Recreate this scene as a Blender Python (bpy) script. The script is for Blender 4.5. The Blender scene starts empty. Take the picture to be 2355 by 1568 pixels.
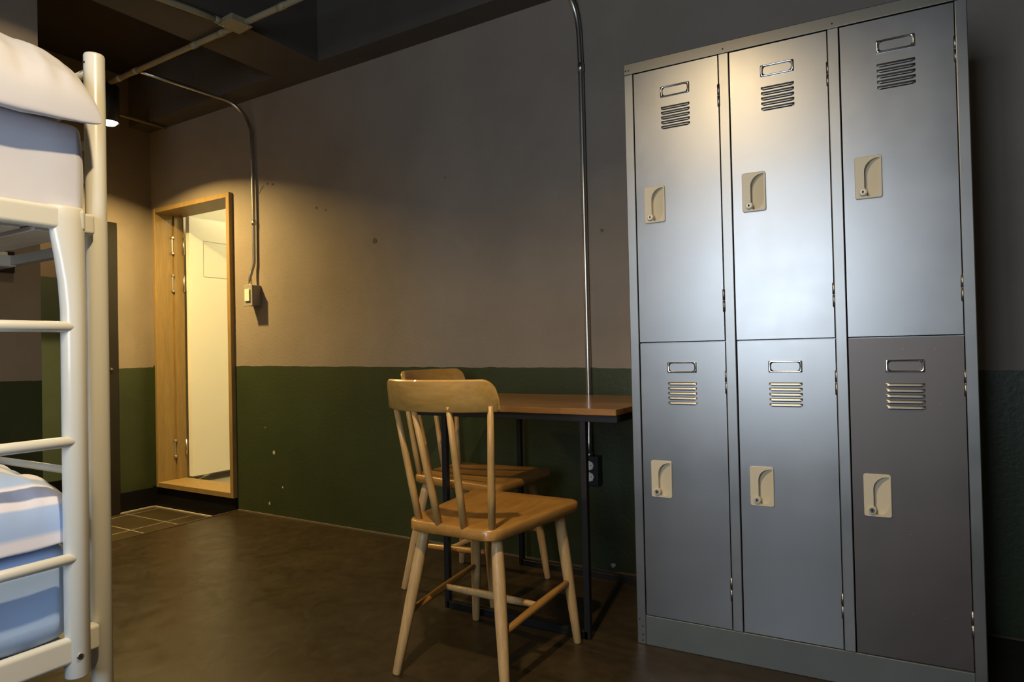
import bpy, bmesh, math, random
from mathutils import Vector, Matrix, noise as mnoise

S = bpy.context.scene
COL = S.collection
R = math.radians
random.seed(7)

# ------------------------------------------------------------------ camera
yaw, pitch, roll = R(-31.1373), R(0.78267), R(-1.26338)
fw = Vector((math.sin(yaw)*math.cos(pitch), math.cos(yaw)*math.cos(pitch), math.sin(pitch)))
rt = Vector((math.cos(yaw), -math.sin(yaw), 0))
up = rt.cross(fw)
rt2 = rt*math.cos(roll) + up*math.sin(roll)
up2 = -rt*math.sin(roll) + up*math.cos(roll)
cam = bpy.data.objects.new('camera', bpy.data.cameras.new('camera'))
COL.objects.link(cam)
cam.matrix_world = Matrix(((rt2.x, up2.x, -fw.x, 2.3887), (rt2.y, up2.y, -fw.y, -2.5121),
                           (rt2.z, up2.z, -fw.z, 0.9152), (0, 0, 0, 1)))
cam.data.sensor_width = 36.0
cam.data.lens = 36.0*1515.6/2355
cam.data.clip_start = 0.02
S.camera = cam

# ------------------------------------------------------------------ world, exposure, lamps' strengths
SKY_STRENGTH = 16.5
LAMP_DOOR_W = 46.0
LAMP_ROOM_W = 27.0
FILL_PART_W = 3.0
BATH_W = 18.0
HALL_W = 34.0
WARM = (1.0, 0.69, 0.25)
WARM_ROOM = (1.0, 0.76, 0.42)
w = bpy.data.worlds.new('daylight'); S.world = w; w.use_nodes = True
wn = w.node_tree.nodes; bg = wn['Background']
bg.inputs['Color'].default_value = (0.68, 0.82, 1.0, 1)
bg.inputs['Strength'].default_value = SKY_STRENGTH
S.view_settings.view_transform = 'Standard'
S.view_settings.look = 'None'
S.view_settings.gamma = 1.0
S.view_settings.use_curve_mapping = False
S.view_settings.exposure = 0.0

# ------------------------------------------------------------------ mesh helpers
class MB:
    """collects shapes for one mesh object"""
    def __init__(s): s.bm = bmesh.new(); s.mi = 0
    def _tag(s, faces, smooth=False):
        for f in faces: f.material_index = s.mi; f.smooth = smooth
    def box(s, x0, x1, y0, y1, z0, z1, bev=0.0, seg=2):
        t = bmesh.new()
        bmesh.ops.create_cube(t, size=1.0)
        bmesh.ops.scale(t, vec=(x1-x0, y1-y0, z1-z0), verts=t.verts)
        bmesh.ops.translate(t, vec=((x0+x1)/2, (y0+y1)/2, (z0+z1)/2), verts=t.verts)
        if bev > 0:
            bmesh.ops.bevel(t, geom=list(t.edges), offset=bev, segments=seg, profile=0.5, affect='EDGES')
        s.add(t, False); return s
    def add(s, t, smooth=False, mat=None):
        if mat is not None: bmesh.ops.transform(t, matrix=mat, verts=t.verts)
        vm = {}
        for v in t.verts: vm[v] = s.bm.verts.new(v.co)
        for f in t.faces:
            try:
                nf = s.bm.faces.new([vm[v] for v in f.verts])
                nf.material_index = s.mi; nf.smooth = smooth
            except ValueError: pass
        t.free()
    def tube(s, pts, r, seg=14, cap=True, flat=None):
        """pts: list of points; r: radius or list; flat: optional list of (rn, rb) half widths"""
        pts = [Vector(p) for p in pts]; n = len(pts)
        rr = r if isinstance(r, (list, tuple)) else [r]*n
        rings = []
        nrm = None
        for i, p in enumerate(pts):
            if i == 0: d = pts[1]-pts[0]
            elif i == n-1: d = pts[-1]-pts[-2]
            else: d = (pts[i+1]-pts[i]).normalized() + (pts[i]-pts[i-1]).normalized()
            d.normalize()
            if nrm is None:
                a = Vector((0, 0, 1)) if abs(d.z) < 0.9 else Vector((1, 0, 0))
                nrm = (a - d*a.dot(d)).normalized()
            else:
                nrm = (nrm - d*nrm.dot(d)).normalized()
            b = d.cross(nrm)
            ring = []
            for k in range(seg):
                an = 2*math.pi*k/seg
                ring.append(s.bm.verts.new(p + nrm*math.cos(an)*rr[i] + b*math.sin(an)*rr[i]))
            rings.append(ring)
        for i in range(n-1):
            for k in range(seg):
                f = s.bm.faces.new((rings[i][k], rings[i][(k+1) % seg], rings[i+1][(k+1) % seg], rings[i+1][k]))
                f.smooth = True; f.material_index = s.mi
        if cap:
            for ring, fl in ((rings[0], True), (rings[-1], False)):
                f = s.bm.faces.new(list(reversed(ring)) if fl else ring); f.material_index = s.mi
        return s
    def loft(s, loops, cap=True, smooth=True, closed=True):
        """loops: list of lists of points with equal counts"""
        L = [[s.bm.verts.new(Vector(p)) for p in lp] for lp in loops]
        m = len(L[0])
        for i in range(len(L)-1):
            for k in range(m if closed else m-1):
                f = s.bm.faces.new((L[i][k], L[i][(k+1) % m], L[i+1][(k+1) % m], L[i+1][k]))
                f.smooth = smooth; f.material_index = s.mi
        if cap:
            for lp, rev in ((L[0], True), (L[-1], False)):
                f = s.bm.faces.new(list(reversed(lp)) if rev else lp); f.material_index = s.mi
        return s
    def lathe(s, prof, seg=24, c=(0, 0, 0), smooth=True):
        """prof: list of (r, z) about the vertical axis through c"""
        loops = []
        for r, z in prof:
            loops.append([(c[0]+max(r, 1e-5)*math.cos(2*math.pi*k/seg), c[1]+max(r, 1e-5)*math.sin(2*math.pi*k/seg), c[2]+z) for k in range(seg)])
        s.loft(loops, cap=True, smooth=smooth); return s
    def prism(s, poly, z0, z1, bev=0.0, seg=2):
        t = bmesh.new()
        vs = [t.verts.new((x, y, z0)) for x, y in poly]
        f = t.faces.new(vs)
        if f.normal.z > 0: f.normal_flip()
        r = bmesh.ops.extrude_face_region(t, geom=[f])
        bmesh.ops.translate(t, vec=(0, 0, z1-z0), verts=[v for v in r['geom'] if isinstance(v, bmesh.types.BMVert)])
        bmesh.ops.recalc_face_normals(t, faces=t.faces)
        if bev > 0:
            ed = [e for e in t.edges if abs(e.verts[0].co.z - e.verts[1].co.z) < 1e-6]
            bmesh.ops.bevel(t, geom=ed, offset=bev, segments=seg, profile=0.5, affect='EDGES')
        s.add(t, False); return s
    def build(s, name, mats, parent=None, recalc=True, autosmooth=None):
        if recalc: bmesh.ops.recalc_face_normals(s.bm, faces=s.bm.faces)
        me = bpy.data.meshes.new(name)
        s.bm.to_mesh(me); s.bm.free()
        if not isinstance(mats, (list, tuple)): mats = [mats]
        for m in mats: me.materials.append(m)
        if autosmooth is not None:
            for p in me.polygons: p.use_smooth = True
            me.set_sharp_from_angle(angle=R(autosmooth))
        o = bpy.data.objects.new(name, me); COL.objects.link(o)
        if parent is not None: o.parent = parent
        return o

def rounded(x0, x1, y0, y1, r, n=6):
    rs = r if isinstance(r, (list, tuple)) else [r]*4   # order: (x1,y0) (x1,y1) (x0,y1) (x0,y0)
    pts = []
    for (cx, cy, a0), q in zip(((x1, y0, -90), (x1, y1, 0), (x0, y1, 90), (x0, y0, 180)), rs):
        ox = cx - q if cx == x1 else cx + q
        oy = cy - q if cy == y1 else cy + q
        for k in range(n+1):
            a = R(a0 + 90*k/n)
            pts.append((ox + q*math.cos(a), oy + q*math.sin(a)))
    return pts

def thing(name, label, cat, loc=(0, 0, 0), rz=0.0, group=None):
    o = bpy.data.objects.new(name, None); COL.objects.link(o)
    o.location = loc; o.rotation_euler = (0, 0, rz); o.empty_display_size = 0.05
    o['label'] = label; o['category'] = cat
    if group: o['group'] = group
    return o
def tag(o, label, cat, group=None):
    o['label'] = label; o['category'] = cat
    if group: o['group'] = group
    return o
def struct(o, label=None, cat=None):
    o['kind'] = 'structure'
    if label: o['label'] = label
    if cat: o['category'] = cat
    return o
def copy_obj(o, parent=None):
    c = o.copy(); COL.objects.link(c)
    if parent is not None: c.parent = parent
    for ch in o.children: copy_obj(ch, c)
    return c

# ------------------------------------------------------------------ material helpers
def mat(name, col, rough=0.6, metal=0.0, spec=0.5, coat=0.0):
    m = bpy.data.materials.new(name); m.use_nodes = True
    b = m.node_tree.nodes['Principled BSDF']
    b.inputs['Base Color'].default_value = (*col, 1)
    b.inputs['Roughness'].default_value = rough
    b.inputs['Metallic'].default_value = metal
    b.inputs['Specular IOR Level'].default_value = spec
    b.inputs['Coat Weight'].default_value = coat
    return m
def nd(m, t, **kw):
    n = m.node_tree.nodes.new(t)
    for k, v in kw.items(): setattr(n, k, v)
    return n
def lk(m, a, b): m.node_tree.links.new(a, b)
def bsdf(m): return m.node_tree.nodes['Principled BSDF']
def coords(m, scale=(1, 1, 1), world=False):
    mp = nd(m, 'ShaderNodeMapping'); mp.inputs['Scale'].default_value = scale
    if world:
        g = nd(m, 'ShaderNodeNewGeometry'); lk(m, g.outputs['Position'], mp.inputs['Vector'])
    else:
        tc = nd(m, 'ShaderNodeTexCoord'); lk(m, tc.outputs['Object'], mp.inputs['Vector'])
    return mp.outputs['Vector']
def noise_n(m, vec, scale, detail=4, rough=0.55, dist=0.0):
    n = nd(m, 'ShaderNodeTexNoise')
    n.inputs['Scale'].default_value = scale; n.inputs['Detail'].default_value = detail
    n.inputs['Roughness'].default_value = rough; n.inputs['Distortion'].default_value = dist
    lk(m, vec, n.inputs['Vector']); return n.outputs['Fac']
def ramp(m, fac, stops):
    r = nd(m, 'ShaderNodeValToRGB'); el = r.color_ramp.elements
    el[0].position, el[0].color = stops[0][0], (*stops[0][1], 1)
    el[1].position, el[1].color = stops[-1][0], (*stops[-1][1], 1)
    for p, c in stops[1:-1]:
        e = el.new(p); e.color = (*c, 1)
    lk(m, fac, r.inputs['Fac']); return r.outputs['Color']
def mrange(m, fac, a, b, lo=0.3, hi=0.7):
    n = nd(m, 'ShaderNodeMapRange')
    n.inputs['From Min'].default_value = lo; n.inputs['From Max'].default_value = hi
    n.inputs['To Min'].default_value = a; n.inputs['To Max'].default_value = b
    lk(m, fac, n.inputs['Value']); return n.outputs['Result']
def bump(m, fac, strength=0.2, dist=0.01):
    b = nd(m, 'ShaderNodeBump'); b.inputs['Strength'].default_value = strength; b.inputs['Distance'].default_value = dist
    lk(m, fac, b.inputs['Height']); lk(m, b.outputs['Normal'], bsdf(m).inputs['Normal'])
def mixc(m, fac, a, b):
    n = nd(m, 'ShaderNodeMix', data_type='RGBA')
    if isinstance(fac, float): n.inputs['Factor'].default_value = fac
    else: lk(m, fac, n.inputs['Factor'])
    for v, i in ((a, 'A'), (b, 'B')):
        sock = [s for s in n.inputs if s.name == i and s.type == 'RGBA'][0]
        if isinstance(v, tuple): sock.default_value = (*v, 1)
        else: lk(m, v, sock)
    return [s for s in n.outputs if s.type == 'RGBA'][0]

TAUPE, GREEN = (0.240, 0.197, 0.153), (0.036, 0.048, 0.019)
def wall_paint(name, dado, slope=0.0, x0=0.0, taupe=TAUPE, green=GREEN):
    """rough plaster painted taupe above a level line and dark green below it"""
    m = mat(name, taupe, 0.75)
    v = coords(m, world=True)
    n1 = noise_n(m, v, 2.2, 5, 0.6); n2 = noise_n(m, v, 60, 4, 0.6); n3 = noise_n(m, v, 14, 3)
    up_ = ramp(m, n1, [(0.3, tuple(c*0.88 for c in taupe)), (0.7, tuple(c*1.12 for c in taupe))])
    speck = ramp(m, n3, [(0.22, (0.62, 0.60, 0.58)), (0.27, (1, 1, 1))])
    mu = nd(m, 'ShaderNodeMix', data_type='RGBA', blend_type='MULTIPLY'); mu.inputs['Factor'].default_value = 1.0
    A = [s for s in mu.inputs if s.type == 'RGBA']; lk(m, up_, A[0]); lk(m, speck, A[1])
    up_ = [s for s in mu.outputs if s.type == 'RGBA'][0]
    lo_ = ramp(m, n1, [(0.3, tuple(c*0.85 for c in green)), (0.7, tuple(c*1.15 for c in green))])
    g = nd(m, 'ShaderNodeNewGeometry'); sp = nd(m, 'ShaderNodeSeparateXYZ'); lk(m, g.outputs['Position'], sp.inputs['Vector'])
    # line height = dado + slope*(x-x0)
    a = nd(m, 'ShaderNodeMath', operation='MULTIPLY_ADD'); lk(m, sp.outputs['X'], a.inputs[0])
    a.inputs[1].default_value = slope; a.inputs[2].default_value = dado - slope*x0
    wob = mrange(m, noise_n(m, v, 9, 2), -0.003, 0.003)
    a2 = nd(m, 'ShaderNodeMath', operation='ADD'); lk(m, a.outputs[0], a2.inputs[0]); lk(m, wob, a2.inputs[1])
    c = nd(m, 'ShaderNodeMath', operation='LESS_THAN'); lk(m, sp.outputs['Z'], c.inputs[0]); lk(m, a2.outputs[0], c.inputs[1])
    lk(m, mixc(m, c.outputs[0], up_, lo_), bsdf(m).inputs['Base Color'])
    lk(m, mrange(m, c.outputs[0], 0.8, 0.42, 0, 1), bsdf(m).inputs['Roughness'])
    bump(m, n2, 0.22, 0.006)
    return m
M = {}
M['wall'] = wall_paint('wall_paint', 0.837, -0.010, 0.9)
M['wall_end'] = wall_paint('wall_paint_end', 0.852)
M['wall_part'] = wall_paint('wall_paint_partition', 0.835)
M['wall_hall'] = wall_paint('wall_paint_hall', 1.504, green=(0.085, 0.115, 0.085))
def plain_noise(name, col, rough, var=0.15, scale=3.0, bstr=0.0, bscale=60, spec=0.5):
    m = mat(name, col, rough, spec=spec); v = coords(m, world=True)
    n = noise_n(m, v, scale, 5, 0.6)
    lk(m, ramp(m, n, [(0.3, tuple(c*(1-var) for c in col)), (0.7, tuple(c*(1+var) for c in col))]), bsdf(m).inputs['Base Color'])
    if bstr: bump(m, noise_n(m, v, bscale, 4), bstr, 0.005)
    return m
M['ceil'] = plain_noise('ceiling_paint', (0.022, 0.017, 0.012), 0.8, bstr=0.2)
M['beam'] = plain_noise('beam_paint', (0.085, 0.072, 0.058), 0.75, bstr=0.2)
M['black_base'] = plain_noise('black_base_paint', (0.006, 0.0055, 0.006), 0.55, spec=0.15)
M['white_wall'] = plain_noise('bathroom_white', (0.80, 0.78, 0.70), 0.5, 0.03)
M['grey_floor'] = plain_noise('bathroom_floor', (0.22, 0.21, 0.19), 0.5)
# polished brown concrete
m = M['floor'] = mat('polished_concrete', (0.07, 0.05, 0.03), 0.35, spec=0.32)
v = coords(m, world=True)
n1 = noise_n(m, v, 1.6, 6, 0.62, 0.4); n2 = noise_n(m, v, 22, 5, 0.65); n3 = noise_n(m, v, 6, 4, 0.7, 1.0)
c1 = ramp(m, n1, [(0.28, (0.022, 0.0150, 0.0070)), (0.55, (0.033, 0.0225, 0.0110)), (0.78, (0.048, 0.033, 0.017))])
c2 = ramp(m, n2, [(0.35, (0.78, 0.78, 0.78)), (0.65, (1.15, 1.15, 1.15))])
mu = nd(m, 'ShaderNodeMix', data_type='RGBA', blend_type='MULTIPLY'); mu.inputs['Factor'].default_value = 1.0
A = [s for s in mu.inputs if s.type == 'RGBA']; lk(m, c1, A[0]); lk(m, c2, A[1])
lk(m, [s for s in mu.outputs if s.type == 'RGBA'][0], bsdf(m).inputs['Base Color'])
lk(m, mrange(m, n3, 0.26, 0.46), bsdf(m).inputs['Roughness'])
bump(m, n2, 0.05, 0.002)

def wood(name, dark, light, rough=0.4, sc=(14, 14, 1.2), coat=0.0, contrast=(0.3, 0.7)):
    m = mat(name, light, rough, coat=coat)
    v = coords(m, sc)
    n = noise_n(m, v, 3.0, 5, 0.6, 0.6); n2 = noise_n(m, v, 12, 3, 0.5)
    c = ramp(m, n, [(contrast[0], dark), (contrast[1], light)])
    d = ramp(m, n2, [(0.3, (0.88, 0.88, 0.88)), (0.7, (1.06, 1.06, 1.06))])
    mu = nd(m, 'ShaderNodeMix', data_type='RGBA', blend_type='MULTIPLY'); mu.inputs['Factor'].default_value = 1.0
    A = [s for s in mu.inputs if s.type == 'RGBA']; lk(m, c, A[0]); lk(m, d, A[1])
    lk(m, [s for s in mu.outputs if s.type == 'RGBA'][0], bsdf(m).inputs['Base Color'])
    bump(m, n2, 0.05, 0.002)
    return m
M['leg_wood'] = wood('pale_rubberwood', (0.43, 0.262, 0.104), (0.53, 0.340, 0.148), 0.42)
M['spindle_wood'] = wood('honey_dowel', (0.42, 0.235, 0.072), (0.52, 0.31, 0.105), 0.38)
M['seat_wood'] = wood('honey_rubberwood', (0.30, 0.140, 0.029), (0.40, 0.200, 0.048), 0.33, (8, 1.2, 8), coat=0.2)
M['back_wood'] = wood('honey_plywood', (0.42, 0.222, 0.050), (0.52, 0.290, 0.074), 0.33, (1.4, 8, 8), coat=0.2)
M['top_wood'] = wood('table_board', (0.25, 0.112, 0.030), (0.35, 0.168, 0.048), 0.25, (1.5, 12, 12), coat=0.3)
M['frame_wood'] = wood('door_frame_wood', (0.24, 0.155, 0.054), (0.31, 0.205, 0.074), 0.5, (9, 9, 0.9))
M['black_steel'] = mat('black_powder_steel', (0.010, 0.010, 0.011), 0.4, 0.0)
# block joints along the butcher-block table top
m = M['top_wood']; bc = [l.from_socket for l in m.node_tree.links if l.to_socket == bsdf(m).inputs['Base Color']][0]
br = nd(m, 'ShaderNodeTexBrick'); lk(m, coords(m, (1, 1, 1)), br.inputs['Vector'])
br.inputs['Scale'].default_value = 1.0; br.inputs['Brick Width'].default_value = 0.21; br.inputs['Row Height'].default_value = 0.045
br.inputs['Mortar Size'].default_value = 0.0; br.inputs['Color1'].default_value = (0.82, 0.80, 0.76, 1); br.inputs['Color2'].default_value = (1.15, 1.15, 1.15, 1)
mu = nd(m, 'ShaderNodeMix', data_type='RGBA', blend_type='MULTIPLY'); mu.inputs['Factor'].default_value = 1.0
A = [s for s in mu.inputs if s.type == 'RGBA']; lk(m, bc, A[0]); lk(m, br.outputs['Color'], A[1])
lk(m, [s for s in mu.outputs if s.type == 'RGBA'][0], bsdf(m).inputs['Base Color'])

def sheet_metal(name, col, r0, r1):
    m = mat(name, col, 0.35, 1.0); v = coords(m)
    n1 = noise_n(m, v, 3.5, 5, 0.6); n2 = noise_n(m, coords(m, (60, 60, 3)), 8, 3)
    lk(m, ramp(m, n1, [(0.3, tuple(c*0.94 for c in col)), (0.7, tuple(min(1, c*1.05) for c in col))]), bsdf(m).inputs['Base Color'])
    lk(m, mrange(m, n1, r0, r1), bsdf(m).inputs['Roughness'])
    bump(m, noise_n(m, v, 2.6, 2), 0.05, 0.02)
    return m
M['locker'] = sheet_metal('galvanised_sheet', (0.345, 0.332, 0.315), 0.34, 0.41)
M['locker_frame'] = sheet_metal('galvanised_frame', (0.34, 0.327, 0.305), 0.36, 0.43)
M['locker_brown'] = sheet_metal('dim_reflection_sheet', (0.19, 0.162, 0.148), 0.46, 0.54)  # lower right door: its darker, browner reflection is put into the colour
M['kick'] = plain_noise('grey_green_kick', (0.10, 0.115, 0.115), 0.45)
M['chrome'] = mat('chrome', (0.80, 0.80, 0.80), 0.12, 1.0)
M['zinc'] = mat('zinc_conduit', (0.55, 0.53, 0.49), 0.32, 1.0)
M['hinge'] = mat('steel_hinge', (0.32, 0.31, 0.30), 0.35, 1.0)
M['dark'] = mat('dark_gap', (0.010, 0.009, 0.008), 0.8)
M['beige'] = mat('beige_plastic', (0.60, 0.52, 0.37), 0.38)
M['ivory'] = mat('ivory_plastic', (0.80, 0.76, 0.66), 0.35)
M['cream'] = mat('cream_powder_coat', (0.72, 0.70, 0.63), 0.28, coat=0.2)
M['grey_box'] = mat('grey_box_and_shade', (0.30, 0.28, 0.24), 0.45)
M['black_box'] = mat('black_box', (0.018, 0.02, 0.021), 0.4)
M['beige_steel'] = plain_noise('cream_conduit', (0.30, 0.255, 0.15), 0.45)
M['lamp_black'] = mat('lamp_black', (0.008, 0.008, 0.008), 0.5)
M['door_white'] = mat('door_white', (0.82, 0.80, 0.72), 0.35)
M['dark_steel'] = mat('dark_door_steel', (0.014, 0.011, 0.009), 0.45)
M['plank'] = wood('bed_plank', (0.50, 0.46, 0.40), (0.62, 0.58, 0.50), 0.6, (1.2, 10, 10))
def emit(name, col, s):
    m = bpy.data.materials.new(name); m.use_nodes = True; nt = m.node_tree
    nt.nodes.remove(nt.nodes['Principled BSDF'])
    e = nt.nodes.new('ShaderNodeEmission'); e.inputs['Color'].default_value = (*col, 1); e.inputs['Strength'].default_value = s
    nt.links.new(e.outputs[0], nt.nodes['Material Output'].inputs[0]); return m
M['bulb'] = emit('bulb_glow', (1.0, 0.86, 0.60), 12.0)
def fabric(name, base_fn, rough=0.85):
    m = mat(name, (0.7, 0.7, 0.7), rough); b = bsdf(m)
    b.inputs['Sheen Weight'].default_value = 0.25
    lk(m, base_fn(m), b.inputs['Base Color'])
    v = coords(m); bump(m, noise_n(m, v, 38, 4, 0.6), 0.12, 0.004)
    return m
M['sheet_white'] = fabric('white_cotton', lambda m: ramp(m, noise_n(m, coords(m), 4, 3), [(0.3, (0.56, 0.565, 0.65)), (0.7, (0.62, 0.625, 0.71))]))
M['sheet_blue'] = fabric('blue_cotton', lambda m: ramp(m, noise_n(m, coords(m), 4, 3), [(0.3, (0.40, 0.58, 0.95)), (0.7, (0.45, 0.63, 0.97))]))
def stripe_col(m):
    tc = nd(m, 'ShaderNodeTexCoord'); sp = nd(m, 'ShaderNodeSeparateXYZ'); lk(m, tc.outputs['Object'], sp.inputs[0])
    zx = nd(m, 'ShaderNodeMath', operation='SUBTRACT'); lk(m, sp.outputs['Z'], zx.inputs[0]); lk(m, sp.outputs['X'], zx.inputs[1])
    a = nd(m, 'ShaderNodeMath', operation='MULTIPLY'); lk(m, zx.outputs[0], a.inputs[0]); a.inputs[1].default_value = 7.0
    f = nd(m, 'ShaderNodeMath', operation='FRACT'); 
    a2 = nd(m, 'ShaderNodeMath', operation='ADD'); lk(m, a.outputs[0], a2.inputs[0]); a2.inputs[1].default_value = 20.18
    lk(m, a2.outputs[0], f.inputs[0])
    return ramp(m, f.outputs[0], [(0.0, (0.84, 0.82, 0.94)), (0.46, (0.84, 0.82, 0.94)), (0.54, (0.42, 0.57, 0.92)), (0.95, (0.42, 0.57, 0.92)), (1.0, (0.84, 0.82, 0.94))])
M['stripe'] = fabric('blue_striped_cotton', stripe_col)
# thin window glass
m = bpy.data.materials.new('window_glass'); m.use_nodes = True; nt = m.node_tree; nt.nodes.remove(nt.nodes['Principled BSDF'])
t_ = nt.nodes.new('ShaderNodeBsdfTransparent'); g_ = nt.nodes.new('ShaderNodeBsdfGlossy'); g_.inputs['Roughness'].default_value = 0.02
mx = nt.nodes.new('ShaderNodeMixShader'); mx.inputs[0].default_value = 0.06
nt.links.new(t_.outputs[0], mx.inputs[1]); nt.links.new(g_.outputs[0], mx.inputs[2]); nt.links.new(mx.outputs[0], nt.nodes['Material Output'].inputs[0])
M['glass'] = m

# ------------------------------------------------------------------ room
ZT, XE, XT, XH = -0.063, -1.914, -1.06, -2.80      # sunken tile level, end wall, tile edge, hall wall
YF, XR, ZC = -3.82, 3.55, 2.74
fl = MB().box(XT, XR, YF, 0.0, -0.20, 0.0).build('floor', M['floor']); struct(fl)
MB().box(XH, XT, -1.30, 0.02, -0.20, ZT-0.0016).build('grout_bed', plain_noise('grout', (0.17, 0.14, 0.09), 0.8), fl)
tile_m = plain_noise('brown_tile', (0.040, 0.029, 0.013), 0.42, 0.22, 5.0)
xs = [XT-0.002, -1.445, -1.83, -2.215, -2.60, -2.985]
k = 0
for j in range(6):
    y1 = -0.012 - 0.2055*j; y0 = y1 - 0.2055 + 0.010
    off = 0.0
    for i in range(5):
        x1, x0 = xs[i]-0.005, xs[i+1]+0.005
        x0 = max(x0, XH+0.004)
        if x1-x0 < 0.02: continue
        MB().box(x0, x1, y0, y1, ZT-0.02, ZT+random.uniform(-0.0008, 0.0008), 0.0015, 1).build('tile', tile_m, fl)
MB().box(XT-0.004, XT+0.016, -1.18, -0.001, -0.19, 0.003, 0.0015, 1).build('edge_strip', mat('edge_strip', (0.035, 0.02, 0.014), 0.4), fl)

DX0, DX1, DZ0, DZ1 = -1.850, -1.061, 0.072, 1.894     # bathroom door frame, outer
wb = MB()
wb.box(XH-0.1, DX0+0.01, 0.0, 0.16, -0.20, 2.80)
wb.box(DX1-0.01, XR+0.1, 0.0, 0.16, -0.20, 2.80)
wb.box(DX0+0.01, DX1-0.01, 0.0, 0.16, DZ1-0.01, 2.80)
wb.box(DX0+0.01, DX1-0.01, 0.0, 0.16, -0.20, DZ0+0.01)
wb = struct(wb.build('wall_back', M['wall']))
# knocks in the plaster
chip_m = mat('bare_plaster', (0.125, 0.10, 0.075), 0.9); chip_l = mat('chipped_filler', (0.42, 0.40, 0.34), 0.9)
def chip(x, z, pts, m_, y=0.0):
    b = MB(); vs = [b.bm.verts.new((x+px, y-0.0012, z+pz)) for px, pz in pts]
    f = b.bm.faces.new(vs); r = bmesh.ops.extrude_face_region(b.bm, geom=[f])
    bmesh.ops.translate(b.bm, vec=(0, 0.0022, 0), verts=[q for q in r['geom'] if isinstance(q, bmesh.types.BMVert)])
    return b.build('plaster_chip', m_, wb)
chip(-0.806, 1.872, [(-0.025, -0.022), (-0.008, -0.017), (0.003, 0.0), (0.022, 0.014), (0.028, 0.024), (0.008, 0.012), (-0.006, -0.004), (-0.014, -0.016)], chip_m)
def blob(r, n=9, sx=1.0): return [(sx*r*random.uniform(.7, 1.2)*math.cos(2*math.pi*k/n), r*random.uniform(.7, 1.2)*math.sin(2*math.pi*k/n)) for k in range(n)]
for x, z, r, mm in [(0.068, 1.488, 0.016, chip_m), (-0.745, 1.90, 0.007, chip_m), (-0.70, 1.89, 0.008, chip_m), (1.316, 1.398, 0.008, chip_m),
                    (-0.35, 1.71, 0.008, chip_m), (-0.28, 1.69, 0.006, chip_m), (-0.774, 0.068, 0.009, chip_l), (-0.73, 0.362, 0.011, chip_l),
                    (-0.80, 0.50, 0.007, chip_m), (-0.66, 0.17, 0.006, chip_l), (1.33, 0.03, 0.010, chip_l), (0.52, 1.74, 0.005, chip_m)]:
    chip(x, z, blob(r), mm)

OY0, OY1, OZ = -1.12, -0.238, 1.775                   # entrance opening in the end wall
we = MB()
we.box(XE-0.12, XE, OY1-0.002, 0.0, -0.20, 2.80)
we.box(XE-0.12, XE, OY0, OY1-0.002, OZ, 2.80)
struct(we.build('wall_left', M['wall_end']))
wp = MB().box(XE-0.12, -0.70, YF, -1.18, -0.20, 2.80).build('wall_partition', M['wall_part']); struct(wp)
struct(MB().box(XH-0.12, XH, -1.30, 0.0, -0.20, 2.80).build('wall_hall', M['wall_hall']))
struct(MB().box(XH, XE-0.12, -1.30, -1.18, -0.20, 2.80).build('wall_hall_side', M['wall_hall']))
struct(MB().box(XR, XR+0.12, YF, 0.0, -0.20, 2.80).build('wall_right', M['wall_part']))
# wall behind the camera with the daylight window
WX0, WX1, WZ0, WZ1 = 1.35, 2.25, 0.75, 2.02
wf = MB()
wf.box(-0.70, WX0, YF-0.16, YF, -0.20, 2.80); wf.box(WX1, XR+0.12, YF-0.16, YF, -0.20, 2.80)
wf.box(WX0, WX1, YF-0.16, YF, -0.20, WZ0); wf.box(WX0, WX1, YF-0.16, YF, WZ1, 2.80)
struct(wf.build('wall_front', M['wall_part']))
win = thing('window_1', 'white framed window in the wall behind the camera', 'window', ((WX0+WX1)/2, YF-0.08, WZ0)); struct(win)
hw, hh = (WX1-WX0)/2, WZ1-WZ0
MB().box(-hw, hw, -0.03, 0.03, 0, 0.045).box(-hw, hw, -0.03, 0.03, hh-0.045, hh).box(-hw, -hw+0.045, -0.03, 0.03, 0.045, hh-0.045).box(hw-0.045, hw, -0.03, 0.03, 0.045, hh-0.045).box(-0.025, 0.025, -0.028, 0.028, 0.045, hh-0.045).build('window_frame', M['door_white'], win)
MB().box(-hw+0.045, -0.025, -0.003, 0.003, 0.045, hh-0.045).build('pane', M['glass'], win)
MB().box(0.025, hw-0.045, -0.003, 0.003, 0.045, hh-0.045).build('pane', M['glass'], win)
MB().box(-hw, hw, 0.03, 0.13, -0.03, 0.0, 0.004, 1).build('window_sill', M['door_white'], win)
po = bpy.data.lights.new('window_portal', 'AREA'); po.shape = 'RECTANGLE'; po.size = WX1-WX0; po.size_y = WZ1-WZ0
po.cycles.is_portal = True
pob = bpy.data.objects.new('window_portal', po); COL.objects.link(pob)
pob.location = ((WX0+WX1)/2, YF-0.14, (WZ0+WZ1)/2); pob.rotation_euler = (R(90), 0, 0)

# ceiling slab with beams
ce = struct(MB().box(XH-0.12, XR+0.12, YF-0.16, 0.16, ZC, 2.90).build('ceiling', M['ceil']))
MB().box(XE, XR, -0.138, 0.0, 2.414, ZC).build('beam', M['beam'], ce)
MB().box(-0.50, -0.17, YF+0.02, -0.138, 2.414, ZC).build('beam', M['beam'], ce)

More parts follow.
